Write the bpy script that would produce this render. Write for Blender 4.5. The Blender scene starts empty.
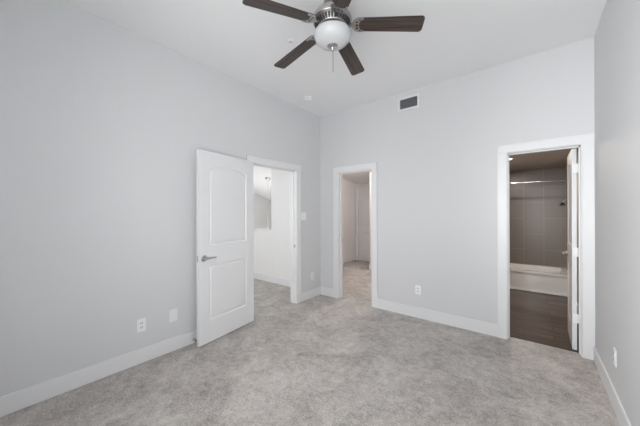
import bpy, bmesh, math, random
from mathutils import Vector, Matrix
random.seed(7)
PI = math.pi
S = bpy.context.scene
C = S.collection

# ------------------------------------------------------------------ camera
W, H, REAR, T = 3.272, 3.015, -3.86, 0.115      # room width, ceiling height, rear wall, wall thickness
yaw, pit, rol = 0.6759, 0.0012, -0.0023
f0 = Vector((-math.sin(yaw), math.cos(yaw), 0)); r0 = Vector((math.cos(yaw), math.sin(yaw), 0)); u0 = Vector((0, 0, 1))
fw = f0*math.cos(pit)+u0*math.sin(pit); up = u0*math.cos(pit)-f0*math.sin(pit)
rr = r0*math.cos(rol)+up*math.sin(rol); uu = up*math.cos(rol)-r0*math.sin(rol)
cam = bpy.data.cameras.new('camera'); co = bpy.data.objects.new('camera', cam); C.objects.link(co)
cam.sensor_width = 36; cam.lens = 36*266.4/640; cam.clip_start = 0.02
M = Matrix((rr, uu, -fw)).transposed().to_4x4(); M.translation = (2.8273, -3.5383, 1.375)
co.matrix_world = M
S.camera = co

# ------------------------------------------------------------------ world, lights, exposure
w = bpy.data.worlds.new('world'); S.world = w; w.use_nodes = True
w.node_tree.nodes['Background'].inputs[0].default_value = (0.97, 0.98, 1.0, 1)
S.view_settings.view_transform = 'Standard'; S.view_settings.look = 'None'
S.view_settings.gamma = 1; S.view_settings.use_curve_mapping = False
S.view_settings.exposure = 0.10
S.cycles.max_bounces = 14; S.cycles.diffuse_bounces = 10

P = [18, 38, 33, 34, 22, 0.7, 27, 11]   # leftward, pendant, hall fill, passage, bath, sky, rightward, straight
def area(name, loc, direction, sx, sy, power, color, spread=180):
    l = bpy.data.lights.new(name, 'AREA'); l.shape = 'RECTANGLE'; l.size = sx; l.size_y = sy
    l.energy = power; l.color = color; l.spread = math.radians(spread)
    o = bpy.data.objects.new(name, l); C.objects.link(o); o.location = loc
    o.rotation_euler = Vector(direction).to_track_quat('-Z', 'Y').to_euler(); return o
def bulb(name, loc, rad, power, color):
    l = bpy.data.lights.new(name, 'POINT'); l.shadow_soft_size = rad; l.energy = power; l.color = color
    o = bpy.data.objects.new(name, l); C.objects.link(o); o.location = loc; return o
WIN = (1.20, 3.14, 0.55, 2.30)                  # rear window: x0, x1, z0, z1
w.node_tree.nodes['Background'].inputs[1].default_value = P[5]
DAY = (0.975, 0.985, 1.0); WZ = (WIN[2]+WIN[3])/2
area('daylight_window_leftward', (2.62, REAR+0.015, WZ), (-0.5, 0.866, 0.1), 0.9, 1.6, P[0], DAY, 130)
area('daylight_window_rightward', (2.62, REAR+0.018, WZ), (0.56, 0.83, 0.06), 0.9, 1.6, P[6], DAY, 84)
area('daylight_window_straight', (1.65, REAR+0.015, WZ), (0, 1, 0.1), 0.8, 1.6, P[7], DAY, 130)
area('hall_fill_light', (-2.0, -2.55, 1.5), (0.15, 1, 0.02), 2.4, 2.0, P[2], (0.98, 0.99, 1.0))  # added fill panel that brightens the hall; no window behind it
bulb('closet_lamp_light', (0.38, 1.55, 2.34), 0.09, P[3], (1.0, 0.95, 0.90))
bulb('stairwell_lamp_light', (-1.945, 0.50, 0.74), 0.06, P[1], (1.0, 0.99, 0.98))
area('bath_lamp_light', (2.5, 1.6, 2.205), (0, 0, -1), 0.14, 0.14, P[4], (1.0, 0.88, 0.77))

# ------------------------------------------------------------------ materials
def mat(name, col, rough=0.5, metal=0.0, var=0.0, scale=8.0, bump=0.0, bscale=200.0, coat=0.0, spec=0.5):
    m = bpy.data.materials.new(name); m.use_nodes = True
    nt = m.node_tree; b = nt.nodes['Principled BSDF']
    b.inputs['Roughness'].default_value = rough; b.inputs['Metallic'].default_value = metal
    b.inputs['Coat Weight'].default_value = coat; b.inputs['Specular IOR Level'].default_value = spec
    tc = nt.nodes.new('ShaderNodeTexCoord')
    n = nt.nodes.new('ShaderNodeTexNoise'); n.inputs['Scale'].default_value = scale; n.inputs['Detail'].default_value = 4
    nt.links.new(tc.outputs['Object'], n.inputs['Vector'])
    r = nt.nodes.new('ShaderNodeValToRGB')
    r.color_ramp.elements[0].position = 0.3; r.color_ramp.elements[1].position = 0.7
    r.color_ramp.elements[0].color = tuple(c*(1-var) for c in col)+(1,)
    r.color_ramp.elements[1].color = tuple(min(1, c*(1+var)) for c in col)+(1,)
    nt.links.new(n.outputs['Fac'], r.inputs['Fac']); nt.links.new(r.outputs['Color'], b.inputs['Base Color'])
    if bump:
        n2 = nt.nodes.new('ShaderNodeTexNoise'); n2.inputs['Scale'].default_value = bscale; n2.inputs['Detail'].default_value = 3
        nt.links.new(tc.outputs['Object'], n2.inputs['Vector'])
        bp = nt.nodes.new('ShaderNodeBump'); bp.inputs['Strength'].default_value = bump; bp.inputs['Distance'].default_value = 0.002
        nt.links.new(n2.outputs['Fac'], bp.inputs['Height']); nt.links.new(bp.outputs['Normal'], b.inputs['Normal'])
    return m
M_wall = mat('grey_wall_paint', (0.655, 0.662, 0.670), 0.6, var=0.006, scale=2, bump=0.05, bscale=160)
M_ceil = mat('ceiling_paint', (0.84, 0.845, 0.85), 0.8, var=0.006, scale=2, bump=0.05, bscale=140)
M_trim = mat('white_trim_paint', (0.765, 0.77, 0.776), 0.35, var=0.004)
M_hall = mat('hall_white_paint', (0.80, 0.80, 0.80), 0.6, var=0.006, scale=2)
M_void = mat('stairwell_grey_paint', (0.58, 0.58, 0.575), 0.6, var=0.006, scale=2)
M_closet = mat('closet_wall_paint', (0.78, 0.75, 0.74), 0.6, var=0.006, scale=2)
M_plate = mat('white_plastic', (0.86, 0.87, 0.88), 0.3)
M_plate2 = mat('ivory_plastic', (0.80, 0.81, 0.83), 0.35)
M_dark = mat('dark_recess', (0.03, 0.03, 0.032), 0.6)
M_slot = mat('outlet_slot', (0.05, 0.05, 0.055), 0.6)
M_nickel = mat('satin_nickel', (0.55, 0.54, 0.53), 0.28, 1.0, var=0.03, scale=30)
M_pewter = mat('brushed_pewter', (0.50, 0.49, 0.48), 0.3, 1.0, var=0.08, scale=60)
M_dpew = mat('dark_pewter', (0.16, 0.155, 0.15), 0.35, 1.0)
M_rubber = mat('black_rubber', (0.03, 0.03, 0.03), 0.7)
M_bowl = mat('frosted_white_glass', (0.56, 0.57, 0.575), 0.35, var=0.003)
M_tub = mat('white_tub_enamel', (0.72, 0.71, 0.70), 0.12, coat=0.4)
M_vent = mat('grey_louvre_metal', (0.30, 0.31, 0.325), 0.45, 0.0)
M_chrome = mat('chrome', (0.75, 0.75, 0.75), 0.12, 1.0)
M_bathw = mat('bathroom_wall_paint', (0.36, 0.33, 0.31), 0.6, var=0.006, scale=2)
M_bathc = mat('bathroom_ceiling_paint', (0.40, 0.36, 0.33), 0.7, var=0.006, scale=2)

def nodes(name):
    m = bpy.data.materials.new(name); m.use_nodes = True
    return m, m.node_tree, m.node_tree.nodes['Principled BSDF']
def carpet():
    m, nt, b = nodes('beige_grey_carpet'); N = nt.nodes; L = nt.links
    b.inputs['Roughness'].default_value = 1.0; b.inputs['Specular IOR Level'].default_value = 0.05
    b.inputs['Sheen Weight'].default_value = 0.12
    tc = N.new('ShaderNodeTexCoord')
    def noise(sc, det, dist=0.0, rough=0.6):
        n = N.new('ShaderNodeTexNoise'); n.inputs['Scale'].default_value = sc; n.inputs['Detail'].default_value = det
        n.inputs['Distortion'].default_value = dist; n.inputs['Roughness'].default_value = rough
        L.new(tc.outputs['Object'], n.inputs['Vector']); return n
    big = noise(3.0, 5, 0.7, 0.68); mid = noise(17, 4, 0.5, 0.7); fine = noise(75, 3, 0, 0.8)
    def mth(op, a, bb):
        k = N.new('ShaderNodeMath'); k.operation = op
        for i, v in enumerate((a, bb)):
            if isinstance(v, (int, float)): k.inputs[i].default_value = v
            else: L.new(v, k.inputs[i])
        return k.outputs[0]
    s = mth('ADD', mth('MULTIPLY', big.outputs['Fac'], 0.32), mth('MULTIPLY', mid.outputs['Fac'], 0.26))
    s = mth('ADD', s, mth('MULTIPLY', fine.outputs['Fac'], 0.42))
    r = N.new('ShaderNodeValToRGB')
    r.color_ramp.elements[0].position = 0.39; r.color_ramp.elements[0].color = (0.267, 0.243, 0.226, 1)
    r.color_ramp.elements[1].position = 0.61; r.color_ramp.elements[1].color = (0.648, 0.614, 0.580, 1)
    L.new(s, r.inputs['Fac']); L.new(r.outputs['Color'], b.inputs['Base Color'])
    bp = N.new('ShaderNodeBump'); bp.inputs['Strength'].default_value = 0.7; bp.inputs['Distance'].default_value = 0.006
    L.new(s, bp.inputs['Height']); L.new(bp.outputs['Normal'], b.inputs['Normal'])
    return m
M_carpet = carpet()
def brickmat(name, c1, c2, mortar, bw, rh, msize, mapping, rough, grain=None, coat=0.0, off=(0, 0, 0)):
    m, nt, b = nodes(name); N = nt.nodes; L = nt.links
    tc = N.new('ShaderNodeTexCoord'); sp = N.new('ShaderNodeSeparateXYZ'); cb = N.new('ShaderNodeCombineXYZ')
    L.new(tc.outputs['Object'], sp.inputs[0])
    for i, a in enumerate(mapping): 
        if a is not None:
            ad = N.new('ShaderNodeMath'); ad.operation = 'ADD'; ad.inputs[1].default_value = off[i]
            L.new(sp.outputs[a], ad.inputs[0]); L.new(ad.outputs[0], cb.inputs[i])
    br = N.new('ShaderNodeTexBrick'); br.inputs['Scale'].default_value = 1
    br.inputs['Brick Width'].default_value = bw; br.inputs['Row Height'].default_value = rh
    br.inputs['Mortar Size'].default_value = msize; br.inputs['Mortar Smooth'].default_value = 0.1
    br.inputs['Color1'].default_value = c1+(1,); br.inputs['Color2'].default_value = c2+(1,); br.inputs['Mortar'].default_value = mortar+(1,)
    L.new(cb.outputs[0], br.inputs['Vector'])
    out = br.outputs['Color']
    if grain:
        mp = N.new('ShaderNodeMapping'); mp.inputs['Scale'].default_value = grain; L.new(cb.outputs[0], mp.inputs[0])
        n = N.new('ShaderNodeTexNoise'); n.inputs['Scale'].default_value = 1; n.inputs['Detail'].default_value = 5; L.new(mp.outputs[0], n.inputs['Vector'])
        mx = N.new('ShaderNodeMix'); mx.data_type = 'RGBA'; mx.blend_type = 'OVERLAY'; mx.inputs[0].default_value = 0.8
        rp = N.new('ShaderNodeMapRange'); rp.inputs[1].default_value = 0.34; rp.inputs[2].default_value = 0.66; rp.inputs[3].default_value = 0.12; rp.inputs[4].default_value = 0.88; L.new(n.outputs['Fac'], rp.inputs[0])
        L.new(out, mx.inputs[6]); L.new(rp.outputs[0], mx.inputs[7]); out = mx.outputs[2]
    L.new(out, b.inputs['Base Color']); b.inputs['Roughness'].default_value = rough; b.inputs['Coat Weight'].default_value = coat
    b.inputs['Coat Roughness'].default_value = 0.3
    return m
M_wood = brickmat('dark_plank_floor', (0.055, 0.040, 0.032), (0.120, 0.088, 0.070), (0.018, 0.012, 0.010), 1.2, 0.15, 0.003, (0, 1, None), 0.38, (2.5, 45, 1))
M_tile = brickmat('glossy_taupe_tile', (0.165, 0.140, 0.122), (0.175, 0.149, 0.130), (0.24, 0.215, 0.20), 0.61, 0.305, 0.004, (2, 0, None), 0.36, None, 0.40, (0.26, 0.07, 0))
M_blade = brickmat('dark_walnut_blade', (0.050, 0.034, 0.029), (0.055, 0.037, 0.031), (0.05, 0.034, 0.029), 2, 2, 0, (0, 1, None), 0.42, (2.5, 60, 1))
def glass():
    m = bpy.data.materials.new('window_glass'); m.use_nodes = True; nt = m.node_tree; nt.nodes.clear()
    o = nt.nodes.new('ShaderNodeOutputMaterial'); mx = nt.nodes.new('ShaderNodeMixShader'); mx.inputs[0].default_value = 0.06
    t = nt.nodes.new('ShaderNodeBsdfTransparent'); g = nt.nodes.new('ShaderNodeBsdfGlossy'); g.inputs['Roughness'].default_value = 0.02
    nt.links.new(t.outputs[0], mx.inputs[1]); nt.links.new(g.outputs[0], mx.inputs[2]); nt.links.new(mx.outputs[0], o.inputs[0]); return m
M_glass = glass()
def lampmat(name, col, st):
    m, nt, b = nodes(name); b.inputs['Base Color'].default_value = (0.9, 0.9, 0.9, 1)
    b.inputs['Emission Color'].default_value = col+(1,); b.inputs['Emission Strength'].default_value = st; return m
M_lamp = lampmat('lit_lens', (1.0, 0.9, 0.75), 9.0)

# ------------------------------------------------------------------ mesh helpers
def box(bm, a, b, bev=0.0):
    lo = [min(a[i], b[i]) for i in range(3)]; hi = [max(a[i], b[i]) for i in range(3)]
    vs = [bm.verts.new((x, y, z)) for x in (lo[0], hi[0]) for y in (lo[1], hi[1]) for z in (lo[2], hi[2])]
    fs = [bm.faces.new([vs[i] for i in q]) for q in ((0, 1, 3, 2), (4, 6, 7, 5), (0, 4, 5, 1), (2, 3, 7, 6), (0, 2, 6, 4), (1, 5, 7, 3))]
    if bev:
        es = list({e for f in fs for e in f.edges})
        bmesh.ops.bevel(bm, geom=es, offset=bev, segments=2, affect='EDGES', profile=0.5)
def lathe(bm, prof, c=(0, 0, 0), seg=40, axis='Z'):
    rings = []
    def P(r, h, a):
        x, y = r*math.cos(a), r*math.sin(a)
        v = {'Z': (x, y, h), 'Y': (x, h, y), 'X': (h, x, y)}[axis]
        return (v[0]+c[0], v[1]+c[1], v[2]+c[2])
    for r, h in prof:
        if r < 1e-6: rings.append([bm.verts.new(P(0, h, 0))])
        else: rings.append([bm.verts.new(P(r, h, 2*PI*i/seg)) for i in range(seg)])
    for A, B in zip(rings, rings[1:]):
        for i in range(seg):
            j = (i+1) % seg
            if len(A) == 1 and len(B) == 1: continue
            if len(A) == 1: bm.faces.new((A[0], B[i], B[j]))
            elif len(B) == 1: bm.faces.new((A[i], A[j], B[0]))
            else: bm.faces.new((A[i], A[j], B[j], B[i]))
    for R_ in (rings[0], rings[-1]):
        if len(R_) > 1: bm.faces.new(R_)
def tube(bm, pts, r, seg=12):
    pts = [Vector(p) for p in pts]; rs = r if isinstance(r, (list, tuple)) else [r]*len(pts)
    rings = []; prev = None
    for i, p in enumerate(pts):
        d = (pts[min(i+1, len(pts)-1)]-pts[max(i-1, 0)]).normalized()
        if prev is None:
            prev = d.orthogonal().normalized()
        n = (prev-d*prev.dot(d)).normalized(); prev = n; b = d.cross(n)
        rings.append([bm.verts.new(p+(n*math.cos(2*PI*k/seg)+b*math.sin(2*PI*k/seg))*rs[i]) for k in range(seg)])
    for A, B in zip(rings, rings[1:]):
        for i in range(seg): bm.faces.new((A[i], A[(i+1) % seg], B[(i+1) % seg], B[i]))
    bm.faces.new(rings[0]); bm.faces.new(rings[-1])
def prism(bm, poly, z0, z1, f=lambda x, y, z: (x, y, z), holes=()):
    """extrude outline (with holes) between z0 and z1"""
    loops = [poly]+list(holes)
    allv = []
    for z in (z0, z1):
        es = []; lv = []
        for lp in loops:
            v = [bm.verts.new(f(x, y, z)) for x, y in lp]; lv.append(v)
            es += [bm.edges.new((v[i], v[(i+1) % len(v)])) for i in range(len(v))]
        bmesh.ops.triangle_fill(bm, edges=es, use_beauty=True); allv.append(lv)
    for A, B in zip(*allv):
        for i in range(len(A)):
            j = (i+1) % len(A); bm.faces.new((A[i], A[j], B[j], B[i]))
def obj(name, bm, m, parent=None, smooth=False):
    bmesh.ops.recalc_face_normals(bm, faces=bm.faces)
    me = bpy.data.meshes.new(name); bm.to_mesh(me); bm.free()
    o = bpy.data.objects.new(name, me); C.objects.link(o)
    me.materials.append(m)
    if smooth:
        for p in me.polygons: p.use_smooth = True
        try: me.set_sharp_from_angle(angle=math.radians(38))
        except Exception: pass
    if parent: o.parent = parent
    return o
def nb(): return bmesh.new()
def tag(o, label, cat, group=None, kind=None):
    o['label'] = label; o['category'] = cat
    if group: o['group'] = group
    if kind: o['kind'] = kind
    return o
def thing(name, label, cat, loc=(0, 0, 0), rotz=0, group=None, kind=None):
    o = bpy.data.objects.new(name, None); C.objects.link(o); o.location = loc; o.rotation_euler = (0, 0, rotz)
    o.empty_display_size = 0.1
    return tag(o, label, cat, group, kind)
def struct(name, bm, m, smooth=False, label=None, cat=None):
    o = obj(name, bm, m, None, smooth); o['kind'] = 'structure'
    if label: o['label'] = label; o['category'] = cat
    return o

# ------------------------------------------------------------------ openings (clear) and shell
DL = (-1.408, -0.598)      # bedroom door in the left wall (y range)
DC = (0.376, 0.962)        # narrow doorway in the back wall (x range)
DB = (2.608, 3.180)        # bathroom doorway in the back wall (x range)
HD = 2.022; J = 0.02       # head height, jamb thickness
XV, YV = -3.5, 3.25        # far side of the hall void / far back

def wall(name, m, fixed, axis, t0, t1, u0_, u1_, z0, z1, holes=(), label=None):
    """wall slab: axis 'x' means plane x = const; holes are (u0,u1,z0,z1)"""
    bm = nb()
    def B(a, b, c, d):
        if b-a < 1e-5 or d-c < 1e-5: return
        if axis == 'x': box(bm, (t0, a, c), (t1, b, d))
        else: box(bm, (a, t0, c), (b, t1, d))
    u = u0_
    for h in sorted(holes):
        B(u, h[0], z0, z1); B(h[0], h[1], z0, h[2]); B(h[0], h[1], h[3], z1); u = h[1]
    B(u, u1_, z0, z1)
    return struct(name, bm, m, label=label, cat='wall')
wall('wall_left', M_wall, 0, 'x', -T, 0, REAR, 0, 0, H, [(DL[0]-J, DL[1]+J, 0, HD+J)])
wall('wall_back', M_wall, 0, 'y', 0, T, -T, W+T, 0, H, [(DC[0]-J, DC[1]+J, 0, HD+J), (DB[0]-J, DB[1]+J, 0, HD+J)])
wall('wall_right', M_wall, 0, 'x', W, W+T, REAR, 0, 0, H)
wall('wall_rear', M_wall, 0, 'y', REAR-T, REAR, -T, W+T, 0, H, [WIN])
bm = nb(); box(bm, (-T, REAR-T, H), (W+T, T, H+0.1)); struct('ceiling', bm, M_ceil)
bm = nb(); box(bm, (XV-T, REAR-T, -0.1), (W+T, 0.10, 0)); box(bm, (-1.3, 0.10, -0.1), (2.0, 3.4, 0)); struct('floor', bm, M_carpet)

# windows behind the camera (rear wall and right wall)
def window(name, label, loc, rotz, wd, ht):
    win = thing(name, label, 'window', loc, rotz, kind='structure'); h2 = wd/2
    bm = nb()
    for a, b in (((-h2, 0), (-h2+0.05, ht)), ((h2-0.05, 0), (h2, ht)), ((-h2, 0), (h2, 0.05)), ((-h2, ht-0.05), (h2, ht)), ((-h2, ht*0.5-0.02), (h2, ht*0.5+0.02))):
        box(bm, (a[0], 0.03, a[1]), (b[0], 0.09, b[1]))
    obj('window_frame', bm, M_trim, win)
    for za, zb in ((0.05, ht*0.5-0.02), (ht*0.5+0.02, ht-0.05)):
        bm = nb(); box(bm, (-h2+0.05, 0.058, za), (h2-0.05, 0.062, zb)); obj('pane', bm, M_glass, win)
    bm = nb(); box(bm, (-h2-0.06, -0.05, -0.03), (h2+0.06, 0.03, 0.0)); obj('window_sill', bm, M_trim, win)
window('window_1', 'white framed window in the rear wall behind the viewpoint', ((WIN[0]+WIN[1])/2, REAR, WIN[2]), PI, WIN[1]-WIN[0], WIN[3]-WIN[2])

# ---- hall and stairwell beyond the bedroom door
OX, SZ = -1.255, 1.03          # right edge of the overlook opening, half-wall top
def zc(y): return 2.333-0.29*y  # sloping ceiling of hall and stairwell
bm = nb()
box(bm, (OX, 0, 0), (-T, T, 2.40)); box(bm, (XV, 0, -1.4), (OX, T, SZ))
struct('wall_hall_overlook', bm, M_hall)
bm = nb(); box(bm, (XV, -0.02, SZ), (OX, T+0.02, SZ+0.022), 0.004); struct('trim_hall_sill', bm, M_trim)
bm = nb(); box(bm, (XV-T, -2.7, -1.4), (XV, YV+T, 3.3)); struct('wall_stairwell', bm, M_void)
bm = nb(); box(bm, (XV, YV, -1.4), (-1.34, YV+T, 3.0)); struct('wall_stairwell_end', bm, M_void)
bm = nb(); box(bm, (XV-T, -2.7-T, 0), (-T, -2.7, 3.3)); struct('wall_hall_rear', bm, M_hall)
bm = nb(); box(bm, (XV, T, -1.5), (-1.3, YV, -1.4)); struct('floor_stairwell', bm, M_carpet)
bm = nb()
for ya, yb, xe in ((-2.8, T, -T), (T, YV+T, -1.30)):
    prism(bm, [(ya, zc(ya)), (yb, zc(yb)), (yb, zc(yb)+0.1), (ya, zc(ya)+0.1)], XV-T, xe, lambda a, b, c: (c, a, b))
struct('ceiling_hall', bm, M_hall)
bm = nb(); box(bm, (-1.34, T, -1.4), (-1.25, YV+T+0.05, 3.0)); struct('wall_closet_left', bm, M_closet)

# ---- passage room beyond the narrow doorway
bm = nb(); box(bm, (-1.25, 3.25, 0), (2.1, 3.25+T, 3.0)); struct('wall_closet_back', bm, M_closet)
bm = nb(); box(bm, (-0.28, 2.26, 0), (2.0, 3.25, 3.0)); struct('wall_closet_corner', bm, M_closet)
bm = nb(); box(bm, (1.9, T, 0), (2.02, 2.26, 3.0)); struct('wall_closet_right', bm, M_closet)
bm = nb()
def zk(y): return 2.235+0.15*(3.2-y)
prism(bm, [(T, zk(T)), (3.3, zk(3.3)), (3.3, zk(3.3)+0.1), (T, zk(T)+0.1)], -1.25, 2.0, lambda a, b, c: (c, a, b))
struct('ceiling_closet', bm, M_closet)

# ---- bathroom
BX0, BX1, BY1, BH = 1.75, 3.30, 3.15, 2.225
bm = nb(); box(bm, (2.02, 0.10, -0.1), (BX1+0.1, BY1+0.1, -0.004)); struct('floor_bathroom', bm, M_wood)
bm = nb(); box(bm, (2.02, BY1, 0), (BX1+0.1, BY1+0.1, BH)); struct('wall_bathroom_tiled', bm, M_tile)
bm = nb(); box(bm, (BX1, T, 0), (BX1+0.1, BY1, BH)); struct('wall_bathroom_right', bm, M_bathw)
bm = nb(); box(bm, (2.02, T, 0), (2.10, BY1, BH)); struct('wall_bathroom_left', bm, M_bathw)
bm = nb(); box(bm, (2.02, T, BH), (BX1+0.1, BY1+0.1, BH+0.1)); struct('ceiling_bathroom', bm, M_bathc)
bm = nb(); box(bm, (DB[0], 0.088, -0.01), (DB[1], 0.112, 0.006), 0.003); struct('trim_threshold', bm, M_wood)

# ------------------------------------------------------------------ casings, jambs, baseboards
def mapL(u, v, z): return (-v, u, z)     # left wall: u = y, v = depth into wall
def mapB(u, v, z): return (u, v, z)      # back wall: u = x
CW, CT, RV = 0.088, 0.015, 0.006
def doorway(name, mp, d, rlim=None, back=True):
    bm = nb(); a, b = d
    def bx(u0, v0, z0, u1, v1, z1, bev=0.0): box(bm, mp(u0, v0, z0), mp(u1, v1, z1), bev)
    bx(a-J, -0.002, 0, a, T+0.002, HD+J); bx(b, -0.002, 0, b+J, T+0.002, HD+J); bx(a, -0.002, HD, b, T+0.002, HD+J)
    s0, s1 = (0.045, 0.08) 
    bx(a, s0, 0, a+0.011, s1, HD); bx(b-0.011, s0, 0, b, s1, HD); bx(a, s0, HD-0.011, b, s1, HD)
    for v0, v1 in ((-CT, 0), (T, T+CT)) if back else ((-CT, 0),):
        ro = b+RV+CW if rlim is None else rlim
        prof = 0.003
        bx(a-RV-CW, v0, 0, a-RV, v1, HD+RV, prof); bx(b+RV, v0, 0, ro, v1, HD+RV, prof)
        bx(a-RV-CW, v0, HD+RV, ro, v1, HD+RV+CW, prof)
        if v0 < 0:   # raised outer back band
            k0, k1 = v0-0.004, v0+0.004
            bx(a-RV-CW, k0, 0, a-RV-CW+0.014, k1, HD+RV+CW, 0.002)
            bx(a-RV-CW, k0, HD+RV+CW-0.014, ro, k1, HD+RV+CW, 0.002)
            if rlim is None: bx(ro-0.014, k0, 0, ro, k1, HD+RV+CW, 0.002)
    return struct(name, bm, M_trim, label=None)
t1 = doorway('trim_1', mapL, DL); t2 = doorway('trim_2', mapB, DC); t3 = doorway('trim_3', mapB, DB, W-0.001)
def strike(tr, c, sx, sy, sz):
    bm = nb(); box(bm, (c[0]-sx, c[1]-sy, c[2]-sz), (c[0]+sx, c[1]+sy, c[2]+sz)); o = obj('strike_plate', bm, M_nickel, tr); o['label'] = 'satin nickel strike plate'
    bm = nb(); box(bm, (c[0]-sx*0.45, c[1]-sy*1.3, c[2]-sz*0.5), (c[0]+sx*0.45, c[1]+sy*1.3, c[2]+sz*0.5)); obj('latch_hole', bm, M_dark, o)
strike(t1, (-0.028, DL[1], 0.875), 0.014, 0.0012, 0.03)
bm = nb(); box(bm, (DC[0]-0.0012, 0.086, 0.905), (DC[0]+0.0012, 0.112, 0.965)); o = obj('strike_plate', bm, M_nickel, t2); o['label'] = 'satin nickel strike plate'

BBH, BBT = 0.136, 0.014
def bb(name, segs, m=M_trim):
    bm = nb()
    for a, b in segs:
        (ax, ay), (bx_, by) = a, b
        box(bm, (ax, ay, 0), (bx_, by, BBH), 0.004)
    return struct(name, bm, m)
bb('baseboard_left', [((0, REAR), (BBT, DL[0]-RV-CW)), ((0, DL[1]+RV+CW), (BBT, 0))])
bb('baseboard_back', [((0, -BBT), (DC[0]-RV-CW, 0)), ((DC[1]+RV+CW, -BBT), (DB[0]-RV-CW, 0))])
bb('baseboard_right', [((W-BBT, REAR), (W, -0.02))])
bb('baseboard_rear', [((BBT, REAR), (W-BBT, REAR+BBT))])
bb('baseboard_hall', [((XV, -BBT), (-T, 0)), ((-T-BBT, DL[1]+RV+CW), (-T, -BBT))])
bb('baseboard_closet', [((-1.25, T), (-1.25+BBT, 3.21)), ((-0.28, 2.26-BBT), (1.9, 2.26)), ((-0.28-BBT, 2.26-BBT), (-0.28, 3.25))])
bb('baseboard_bathroom', [((BX1-BBT, 0.9), (BX1, 2.36))])

# ------------------------------------------------------------------ doors
def arch_outline(u0, u1, z0, zs, rise, ins, n=18):
    """two-panel door panel outline, inset; arch when rise > 0"""
    a, b, lo = u0+ins, u1-ins, z0+ins
    if rise <= 0: return [(a, lo), (b, lo), (b, zs-ins), (a, zs-ins)]
    hw = (u1-u0)/2; R = (hw*hw+rise*rise)/(2*rise); cz = zs+rise-R; cu = (u0+u1)/2; Ri = R-ins
    th = math.asin((b-cu)/Ri)
    pts = [(a, lo), (b, lo)]
    for i in range(n+1):
        t = th-2*th*i/n; pts.append((cu+Ri*math.sin(t), cz+Ri*math.cos(t)))
    return pts
PROF = [(0, 0), (0.003, -0.005), (0.009, -0.0105), (0.018, -0.011), (0.030, -0.0035), (0.038, -0.003)]
def door_leaf(width, height, th, panels, parent, m):
    bm = nb()
    for side in (0, 1):
        def P(u, z, dep):
            return (u, dep if side == 0 else -th-dep, z)
        outer = [bm.verts.new(P(u, z, 0)) for u, z in ((0, 0), (width, 0), (width, height), (0, height))]
        es = [bm.edges.new((outer[i], outer[(i+1) % 4])) for i in range(4)]
        rings_all = []
        for pn in panels:
            rings = [[bm.verts.new(P(u, z, dep)) for u, z in arch_outline(*pn, ins)] for ins, dep in PROF]
            rings_all.append(rings); v = rings[0]
            es += [bm.edges.new((v[i], v[(i+1) % len(v)])) for i in range(len(v))]
        bmesh.ops.triangle_fill(bm, edges=es, use_beauty=True)
        for rings in rings_all:
            for A, B in zip(rings, rings[1:]):
                for i in range(len(A)):
                    j = (i+1) % len(A); bm.faces.new((A[i], A[j], B[j], B[i]))
            bm.faces.new(rings[-1])
        if side == 0: fo = outer
    for i in range(4):
        j = (i+1) % 4; bm.faces.new((fo[i], fo[j], outer[j], outer[i]))
    return obj('door_leaf', bm, m, parent)
def lever(parent, u, z, th, dirn, both=True, m=None):
    m = m or M_nickel
    for s in ((1, -1) if both else (1,)):
        y0 = 0 if s > 0 else -th
        bm = nb(); lathe(bm, [(0, 0), (0.034, 0), (0.034, 0.005), (0.030, 0.010), (0.014, 0.012), (0.0115, 0.016), (0.0115, 0.05), (0, 0.05)], (u, y0, z), 28, 'Y') if s > 0 else \
            lathe(bm, [(0, 0), (0.034, 0), (0.034, -0.005), (0.030, -0.010), (0.014, -0.012), (0.0115, -0.016), (0.0115, -0.05), (0, -0.05)], (u, y0, z), 28, 'Y')
        ro = obj('rosette', bm, m, parent, True); ro['label'] = 'round satin nickel rosette'
        bm = nb(); y = y0+s*0.048
        tube(bm, [(u-dirn*0.008, y, z), (u+dirn*0.02, y, z), (u+dirn*0.06, y, z+0.002), (u+dirn*0.10, y-s*0.003, z+0.001), (u+dirn*0.122, y-s*0.008, z-0.001)], [0.009, 0.0105, 0.0085, 0.008, 0.006], 14)
        lo = obj('lever_handle', bm, m, parent, True); lo['label'] = 'satin nickel lever handle'

LW, LH, LT = 0.776, 2.022, 0.035
d1 = thing('door_1', 'open white two-panel door with arched upper panel against the left grey wall', 'door', (0.052, -1.425, 0.012), math.atan2(-0.79, 0.113), kind='structure')
PAN = [(0.122, LW-0.122, 1.028, 1.838, 0.052), (0.122, LW-0.122, 0.232, 0.816, 0)]
door_leaf(LW, LH, LT, PAN, d1, M_trim)
lever(d1, LW-0.06, 0.897, LT, -1)
bm = nb(); box(bm, (LW-0.0005, -LT/2-0.011, 0.865), (LW+0.0015, -LT/2+0.011, 0.93)); obj('latch_plate', bm, M_nickel, d1)['label'] = 'nickel latch plate on the door edge'
for z in (0.2, 1.0, 1.8):
    bm = nb(); lathe(bm, [(0, 0), (0.006, 0), (0.006, 0.09), (0, 0.09)], (-0.007, -LT+0.004, z), 14); box(bm, (-0.007, -LT+0.002, z), (0.0, -LT+0.028, z+0.09)); obj('hinge', bm, M_nickel, d1)

BW2 = 0.556
d2 = thing('door_2', 'white door standing open into the bathroom, seen edge-on', 'door', (3.126, 0.124, 0.008), math.atan2(1, 0.012), kind='structure')
door_leaf(BW2, 2.008, LT, [(0.10, BW2-0.10, 1.028, 1.838, 0.045), (0.10, BW2-0.10, 0.232, 0.816, 0)], d2, M_trim)
lever(d2, BW2-0.06, 0.905, LT, -1)
for z in (0.27, 0.93, 1.765):
    bm = nb(); box(bm, (-0.005, -0.060, z), (0.0, -0.004, z+0.09)); lathe(bm, [(0, 0), (0.0065, 0), (0.0065, 0.09), (0, 0.09)], (-0.003, -0.046, z), 14)
    obj('hinge', bm, M_plate, d2)['label'] = 'white painted hinge'

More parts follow.
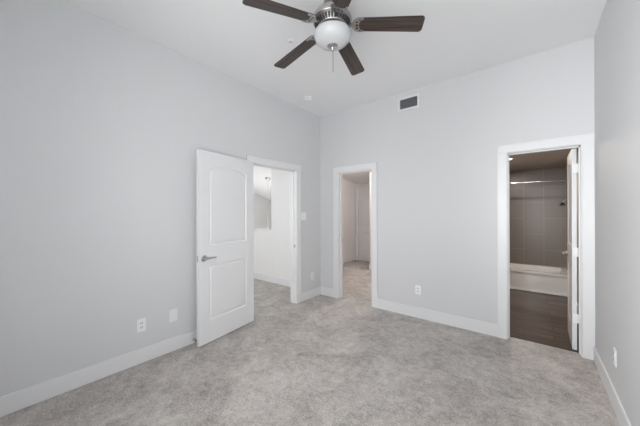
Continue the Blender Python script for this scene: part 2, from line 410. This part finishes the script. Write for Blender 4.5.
d3 = thing('door_3', 'closed white panelled door at the far end of the narrow passage', 'door', (-1.145, 3.246, 0.004), 0, kind='structure')
# leaf faces the viewer: turn its front to -y
bm = nb()
lf = door_leaf(0.75, 2.02, 0.03, [(0.12, 0.63, 1.02, 1.84, 0), (0.12, 0.63, 0.23, 0.82, 0)], d3, M_trim)
lf.location = (0.75, 0, 0); lf.rotation_euler = (0, 0, PI)
lf.location.y = -0.021
bm = nb(); lathe(bm, [(0, 0), (0.03, 0), (0.03, -0.008), (0.012, -0.012), (0.012, -0.03), (0.026, -0.04), (0.028, -0.055), (0.018, -0.066), (0, -0.068)], (0.69, -0.021, 0.92), 24, 'Y'); obj('door_knob', bm, M_nickel, d3, True)
bm = nb()
for a, b in (((-1.238, 0), (-1.152, 2.03)), ((-0.388, 0), (-0.295, 2.03)), ((-1.238, 2.0305), (-0.295, 2.12))):
    box(bm, (a[0], 3.198, a[1]), (b[0], 3.25, b[1]), 0.003)
struct('trim_4', bm, M_trim)

# ------------------------------------------------------------------ wall plates
def plate(parent, w_, h_, m=M_plate, ):
    bm = nb(); box(bm, (-w_/2, -0.006, -h_/2), (w_/2, 0, h_/2), 0.003); return obj('cover_plate', bm, m, parent)
def outlet(name, label, loc, rotz, group='duplex outlets low on the walls'):
    t = thing(name, label, 'outlet', loc, rotz, group)
    plate(t, 0.072, 0.118)
    for s in (-1, 1):
        bm = nb(); prism(bm, [(0.0165*math.cos(a)*1.0, max(-0.0125, min(0.0125, 0.0175*math.sin(a)))+s*0.0195) for a in [2*PI*i/24 for i in range(24)]], -0.0085, -0.005, lambda x, y, z: (x, z, y))
        r = obj('receptacle', bm, M_plate, t)
        bm = nb()
        for xx, hh in ((-0.0065, 0.0068), (0.0065, 0.0058)): box(bm, (xx-0.0021, -0.0092, s*0.0195+0.002-hh), (xx+0.0021, -0.0082, s*0.0195+0.002+hh))
        lathe(bm, [(0, -0.0092), (0.0026, -0.0092), (0.0026, -0.0082), (0, -0.0082)], (0, 0, s*0.0195-0.0085), 12, 'Y')
        obj('slots', bm, M_slot, r)
    bm = nb(); lathe(bm, [(0, -0.0075), (0.003, -0.0072), (0.003, -0.005), (0, -0.005)], (0, 0, 0), 12, 'Y'); obj('screw', bm, M_plate2, t)
    return t
# local frame: plate faces local -y.  left wall faces +x -> rotz = +90deg
outlet('wall_outlet', 'white duplex outlet low on the left wall, nearest the viewer', (0, -2.652, 0.348), PI/2)
outlet('wall_outlet', 'white duplex outlet low on the left wall in the corner beyond the doorway', (0, -0.222, 0.348), PI/2)
outlet('wall_outlet', 'white duplex outlet low on the back wall between the two doorways', (1.640, 0, 0.366), 0)
outlet('wall_outlet', 'white duplex outlet low on the right wall above the baseboard', (W, -0.788, 0.364), -PI/2)
outlet('wall_outlet', 'faint white outlet on the bright hall wall seen through the open door', (-1.115, 0, 0.40), 0)
t = thing('cable_plate', 'pale wall plate beside the open door on the left wall', 'wall plate', (0, -2.373, 0.354), PI/2)
plate(t, 0.078, 0.122, M_plate2)
bm = nb(); box(bm, (-0.0165, -0.0085, -0.033), (0.0165, -0.005, 0.033), 0.001); obj('insert', bm, M_plate2, t)
for s in (-1, 1):
    bm = nb(); lathe(bm, [(0, -0.0075), (0.003, -0.0072), (0.003, -0.005), (0, -0.005)], (0, 0, s*0.048), 12, 'Y'); obj('screw', bm, M_plate2, t)
t = thing('light_switch', 'white double rocker light switch on the wall right of the bedroom door', 'light switch', (0, -0.428, 1.328), PI/2)
plate(t, 0.116, 0.122)
for s in (-1, 1):
    bm = nb(); prism(bm, [(-0.033, -0.0052), (0.033, -0.0052), (0.033, -0.0075), (0, -0.0088), (-0.033, -0.0115)], s*0.023-0.0165, s*0.023+0.0165, lambda a, b, c: (c, b, a)); obj('rocker', bm, M_plate, t)

# ------------------------------------------------------------------ return-air vent high on the back wall
vw, vh = 0.285, 0.178
t = thing('wall_vent', 'white framed air vent with grey louvres high on the back wall', 'vent', (1.522, 0, 2.853), 0)
bm = nb(); fr = 0.024
prism(bm, [(-vw/2, -vh/2), (vw/2, -vh/2), (vw/2, vh/2), (-vw/2, vh/2)], -0.012, 0, lambda x, y, z: (x, z, y), holes=[[(-vw/2+fr, -vh/2+fr), (vw/2-fr, -vh/2+fr), (vw/2-fr, vh/2-fr), (-vw/2+fr, vh/2-fr)]])
obj('vent_frame', bm, M_trim, t)
bm = nb(); box(bm, (-vw/2+fr, -0.002, -vh/2+fr), (vw/2-fr, -0.0005, vh/2-fr)); obj('vent_backing', bm, M_dark, t)
n = 9; bm = nb()
for i in range(n):
    z = -vh/2+fr+(i+0.5)*(vh-2*fr)/n
    prism(bm, [(-0.0105, z-0.0045), (-0.0095, z-0.0055), (-0.0025, z+0.0035), (-0.0035, z+0.0045)], -vw/2+fr, vw/2-fr, lambda a, b, c: (c, a, b))
obj('louvres', bm, M_vent, t)
for s in (-1, 1):
    bm = nb(); lathe(bm, [(0, -0.0145), (0.004, -0.0138), (0.0045, -0.012), (0, -0.0115)], (s*(vw/2-0.012), 0, 0), 12, 'Y'); obj('screw', bm, M_plate2, t)

# ------------------------------------------------------------------ ceiling discs
t = thing('smoke_detector', 'round white smoke detector on the ceiling near the far corner', 'smoke detector', (0.335, -0.70, H))
bm = nb(); lathe(bm, [(0, 0), (0.062, 0), (0.062, -0.012), (0.058, -0.014), (0, -0.014)]); obj('detector_base', bm, M_plate, t, True)
bm = nb(); lathe(bm, [(0.052, -0.014), (0.052, -0.026), (0.044, -0.036), (0.02, -0.040), (0, -0.040)]); cv = obj('detector_cover', bm, M_plate, t, True)
bm = nb()
for i in range(20):
    a = 2*PI*i/20; c, s = math.cos(a), math.sin(a)
    prism(bm, [(-0.005, -0.024), (0.005, -0.024), (0.005, -0.018), (-0.005, -0.018)], 0.0505, 0.0525, lambda x, y, z, c=c, s=s: (z*c-x*s, z*s+x*c, y))
obj('detector_slots', bm, M_vent, cv)
t = thing('ceiling_cover_plate', 'small pale round cover plate on the ceiling left of the fan light', 'cover plate', (1.03, -1.74, H))
bm = nb(); lathe(bm, [(0, 0), (0.034, 0), (0.034, -0.005), (0.028, -0.009), (0, -0.010)]); obj('cover_disc', bm, M_plate2, t, True)
bm = nb(); lathe(bm, [(0, -0.0095), (0.009, -0.0095), (0.008, -0.014), (0, -0.0145)]); obj('cover_button', bm, M_pewter, t, True)

# ------------------------------------------------------------------ ceiling fan
FX, FY, ZB = 1.640, -1.901, 2.803
fan = thing('ceiling_fan', 'five-blade ceiling fan with dark wood blades and white bowl light', 'ceiling fan', (FX, FY, H))
def Z(z): return z-H
bm = nb(); lathe(bm, [(0, 0), (0.068, 0), (0.070, -0.012), (0.062, -0.045), (0.034, -0.066), (0.018, -0.070), (0, -0.070)]); obj('canopy', bm, M_pewter, fan, True)
bm = nb(); lathe(bm, [(0, -0.068), (0.0125, -0.068), (0.0125, Z(2.93)), (0, Z(2.93))], seg=20); obj('downrod', bm, M_dark, fan, True)
DZ = 0.026
def ZM(z): return Z(z+DZ)
bm = nb(); lathe(bm, [(0, ZM(2.915)), (0.026, ZM(2.915)), (0.030, ZM(2.90)), (0.060, ZM(2.892)), (0.105, ZM(2.876)), (0.136, ZM(2.850)), (0.147, ZM(2.822)), (0.148, ZM(2.800)), (0.144, ZM(2.795)), (0.138, ZM(2.792)), (0.110, ZM(2.757)), (0.106, ZM(2.752)), (0.085, ZM(2.745)), (0, ZM(2.745))], seg=56)
mh = obj('motor_housing', bm, M_pewter, fan, True)
bm = nb(); N = 36
for i in range(N):
    a = 2*PI*(i+0.5)/N; c, s = math.cos(a), math.sin(a)
    poly = [(0.1122, ZM(2.7570)), (0.1350, ZM(2.7855)), (0.1375, ZM(2.7835)), (0.1145, ZM(2.7550))]
    prism(bm, poly, -0.0078, 0.0078, lambda r, z, y, c=c, s=s: (r*c-y*s, r*s+y*c, z))
obj('vent_slots', bm, M_dark, mh)
bm = nb(); lathe(bm, [(0, Z(2.773)), (0.078, Z(2.773)), (0.078, Z(2.757)), (0.100, Z(2.752)), (0.110, Z(2.744)), (0.106, Z(2.738)), (0, Z(2.738))], seg=48); obj('light_fitter', bm, M_dpew, fan, True)
prof = [(0.126, Z(2.746)), (0.136, Z(2.742)), (0.1395, Z(2.734)), (0.139, Z(2.718)), (0.134, Z(2.702)), (0.123, Z(2.684)), (0.106, Z(2.668)), (0.082, Z(2.654)), (0.056, Z(2.647)), (0.028, Z(2.644)), (0, Z(2.643))]
bm = nb(); lathe(bm, prof, seg=64); obj('light_bowl', bm, M_bowl, fan, True)['label'] = 'frosted white glass bowl shade'
bm = nb(); lathe(bm, [(0, Z(2.646)), (0.038, Z(2.647)), (0.041, Z(2.643)), (0.036, Z(2.637)), (0.014, Z(2.630)), (0.010, Z(2.620)), (0.006, Z(2.612)), (0, Z(2.611))], seg=32); obj('finial', bm, M_pewter, fan, True)
bm = nb(); tube(bm, [(0.003, 0, Z(2.615)), (0.004, 0, Z(2.54)), (0.004, 0, Z(2.462))], 0.0015, 8); pc = obj('pull_chain', bm, M_dpew, fan)
bm = nb(); lathe(bm, [(0, 0.012), (0.0025, 0.008), (0.0035, -0.006), (0.0025, -0.012), (0, -0.013)], (0.004, 0, Z(2.456)), 12); obj('chain_pull', bm, M_pewter, pc, True)

def arcpts(cx, cy, r, a0, a1, n): return [(cx+r*math.cos(a0+(a1-a0)*i/n), cy+r*math.sin(a0+(a1-a0)*i/n)) for i in range(n+1)]
def blade_outline(r0, r1, w0, w1, rc):
    pts = arcpts(r0+0.03, -w0/2+0.03, 0.03, PI, 1.5*PI, 6)+arcpts(r1-rc, -w1/2+rc, rc, 1.5*PI, 2*PI, 7)
    return pts+[(x, -y) for x, y in reversed(pts)]
def iron_outline():
    half = [(0.088, 0.017), (0.128, 0.012), (0.148, 0.016), (0.155, 0.034), (0.167, 0.048), (0.184, 0.057), (0.226, 0.058), (0.235, 0.052), (0.230, 0.044), (0.215, 0.040), (0.206, 0.030), (0.200, 0.016), (0.199, 0.004)]
    return [(x, -y) for x, y in half]+[(x, y) for x, y in reversed(half)]
A0, PITCH, DROOP = 31.3, 10.3, 4.8
for k in range(5):
    a = math.radians(A0+72*k)
    Mx = Matrix.Rotation(a, 3, 'Z') @ Matrix.Rotation(math.radians(DROOP+(1.6 if k == 2 else 0)), 3, 'Y') @ Matrix.Rotation(math.radians(-PITCH), 3, 'X')
    off = Vector((0, 0, Z(ZB)))
    def F(x, y, z): return tuple(Mx @ Vector((x, y, z))+off)
    bm = nb(); prism(bm, blade_outline(0.166, 0.664, 0.112, 0.132, 0.026), 0.0, 0.006); b_ = obj('blade', bm, M_blade, fan)
    b_.location = off; b_.rotation_euler = Mx.to_euler(); b_['label'] = 'dark walnut fan blade'
    bm = nb()
    holes = [arcpts(hx, hy, hr, 0, 2*PI*11/12, 11) for hx, hy, hr in ((0.183, 0, 0.0115), (0.184, 0.026, 0.010), (0.184, -0.026, 0.010), (0.206, 0.046, 0.007), (0.206, -0.046, 0.007))]
    prism(bm, iron_outline(), -0.006, -0.0005, holes=holes)
    i_ = obj('blade_iron', bm, M_pewter, fan); i_.location = off; i_.rotation_euler = Mx.to_euler(); i_['label'] = 'pewter scrolled blade bracket'
    for sx, sy in ((0.222, 0.050), (0.222, -0.050), (0.163, 0.0)):
        bm = nb(); lathe(bm, [(0, -0.0085), (0.004, -0.008), (0.005, -0.006), (0, -0.0055)], (sx, sy, 0), 10); obj('screw', bm, M_pewter, i_)

# ------------------------------------------------------------------ spring doorstop on the left baseboard
t = thing('doorstop', 'small spring doorstop on the baseboard behind the open door', 'doorstop', (BBT, -2.175, 0.045))
bm = nb(); lathe(bm, [(0, 0), (0.012, 0), (0.012, 0.004), (0.006, 0.006), (0, 0.006)], seg=16, axis='X'); obj('mount', bm, M_nickel, t)
bm = nb(); tube(bm, [(0.006+0.05*i/120, 0.0062*math.cos(i*2*PI/10), 0.0062*math.sin(i*2*PI/10)) for i in range(121)], 0.0014, 6); obj('spring', bm, M_nickel, t)
bm = nb(); lathe(bm, [(0, 0.054), (0.009, 0.054), (0.0095, 0.064), (0.007, 0.069), (0, 0.070)], seg=16, axis='X'); obj('rubber_tip', bm, M_rubber, t)

# ------------------------------------------------------------------ bathroom things
tub = thing('bathtub', 'white alcove bathtub with plain apron seen through the right doorway', 'bathtub', (2.70, 2.40, 0))
TX0, TX1, TD, TH = -0.60, 0.595, 0.748, 0.355
bm = nb(); box(bm, (TX0, 0, 0.0), (TX1, 0.03, TH-0.03), 0.004); obj('apron', bm, M_tub, tub)
bm = nb()
def rrect(x0, y0, x1, y1, r, n=8):
    return arcpts(x1-r, y1-r, r, 0, PI/2, n)+arcpts(x0+r, y1-r, r, PI/2, PI, n)+arcpts(x0+r, y0+r, r, PI, 1.5*PI, n)+arcpts(x1-r, y0+r, r, 1.5*PI, 2*PI, n)
outer = [(TX0, -0.012), (TX1, -0.012), (TX1, TD), (TX0, TD)]
prism(bm, outer, TH-0.035, TH, holes=[rrect(TX0+0.08, 0.07, TX1-0.08, TD-0.06, 0.12)])
obj('rim', bm, M_tub, tub)
bm = nb(); lv = []
for ins, z in ((0, TH-0.002), (0.015, TH-0.04), (0.04, 0.16), (0.09, 0.09), (0.2, 0.08)):
    lv.append([bm.verts.new((x, y, z)) for x, y in rrect(TX0+0.08+ins, 0.07+ins, TX1-0.08-ins, TD-0.06-ins, max(0.03, 0.12-ins*0.4))])
for A, B in zip(lv, lv[1:]):
    for i in range(len(A)):
        j = (i+1) % len(A); bm.faces.new((A[i], A[j], B[j], B[i]))
bm.faces.new(lv[-1]); obj('basin', bm, M_tub, tub, True)
bm = nb(); box(bm, (TX0, -0.014, 0.0), (TX1, -0.001, 0.03), 0.003); struct_t = obj('base_trim', bm, M_trim, tub)
t = thing('shower_curtain_rod', 'slim chrome shower curtain rod above the bathtub', 'curtain rod', (2.70, 2.43, 1.915))
bm = nb(); tube(bm, [(-0.60, 0, 0), (0.60, 0, 0)], 0.0125, 14); obj('rod', bm, M_chrome, t, True)
for s in (-1, 1):
    bm = nb(); lathe(bm, [(0, 0.60*s), (0.03, 0.60*s), (0.03, 0.588*s), (0.014, 0.575*s), (0, 0.575*s)], axis='X', seg=20); obj('flange', bm, M_chrome, t, True)
t = thing('shower', 'dark shower head on the right end wall over the bathtub', 'shower head', (BX1, 2.86, 1.60))
bm = nb(); lathe(bm, [(0, 0), (0.03, 0), (0.028, -0.008), (0, -0.010)], axis='X', seg=20); obj('flange', bm, M_pewter, t, True)
bm = nb(); tube(bm, [(0, 0, 0), (-0.03, 0, 0.004), (-0.06, 0, -0.02), (-0.075, 0, -0.04)], 0.009, 10); obj('shower_arm', bm, M_pewter, t, True)
bm = nb(); lathe(bm, [(0, 0.0), (0.014, 0.0), (0.02, -0.02), (0.04, -0.05), (0.038, -0.055), (0, -0.055)], (-0.075, 0, -0.038), 24); obj('spray_head', bm, M_dark, t, True)
t = thing('recessed_light', 'lit round downlight in the bathroom ceiling', 'ceiling light', (2.50, 1.60, BH))
bm = nb(); prism(bm, arcpts(0, 0, 0.085, 0, 2*PI*31/32, 31), -0.006, 0, holes=[arcpts(0, 0, 0.066, 0, 2*PI*31/32, 31)]); obj('trim_ring', bm, M_plate, t)
bm = nb(); lathe(bm, [(0, -0.004), (0.066, -0.003), (0.066, 0), (0, 0)], seg=32); obj('lens', bm, M_lamp, t)

# ------------------------------------------------------------------ pendant light in the stairwell
px, py = -1.945, 0.50
t = thing('pendant_light', 'pendant hanging on a thin nickel rod in the stairwell beyond the hall', 'pendant light', (px, py, zc(py)))
bm = nb(); lathe(bm, [(0, 0.03), (0.060, 0.03), (0.066, -0.012), (0.050, -0.034), (0.012, -0.052), (0, -0.052)], seg=28); obj('canopy', bm, M_pewter, t, True)
bm = nb(); tube(bm, [(0, 0, -0.04), (0, 0, -1.36)], 0.008, 10); obj('rod', bm, M_pewter, t, True)
bm = nb()
for a in (0, 2*PI/3, 4*PI/3): tube(bm, [(0.006*math.cos(a), 0.006*math.sin(a), -1.35), (0.09*math.cos(a), 0.09*math.sin(a), -1.40), (0.178*math.cos(a), 0.178*math.sin(a), -1.50)], 0.004, 8)
obj('bracket', bm, M_pewter, t)
bm = nb(); lathe(bm, [(0, -1.60), (0.08, -1.59), (0.15, -1.55), (0.18, -1.49), (0.185, -1.49), (0.157, -1.56), (0.084, -1.605), (0, -1.615)], seg=36); obj('lamp_shade', bm, M_bowl, t, True)

# ------------------------------------------------------------------ ceiling lamp of the passage room, out of sight round the door jamb
t = thing('ceiling_lamp', 'ceiling lamp base hidden behind the jamb of the narrow doorway', 'ceiling light', (0.38, 1.55, zk(1.55)))
bm = nb(); lathe(bm, [(0, 0.03), (0.08, 0.03), (0.08, -0.02), (0.05, -0.035), (0, -0.035)], seg=28); obj('lamp_base', bm, M_pewter, t, True)
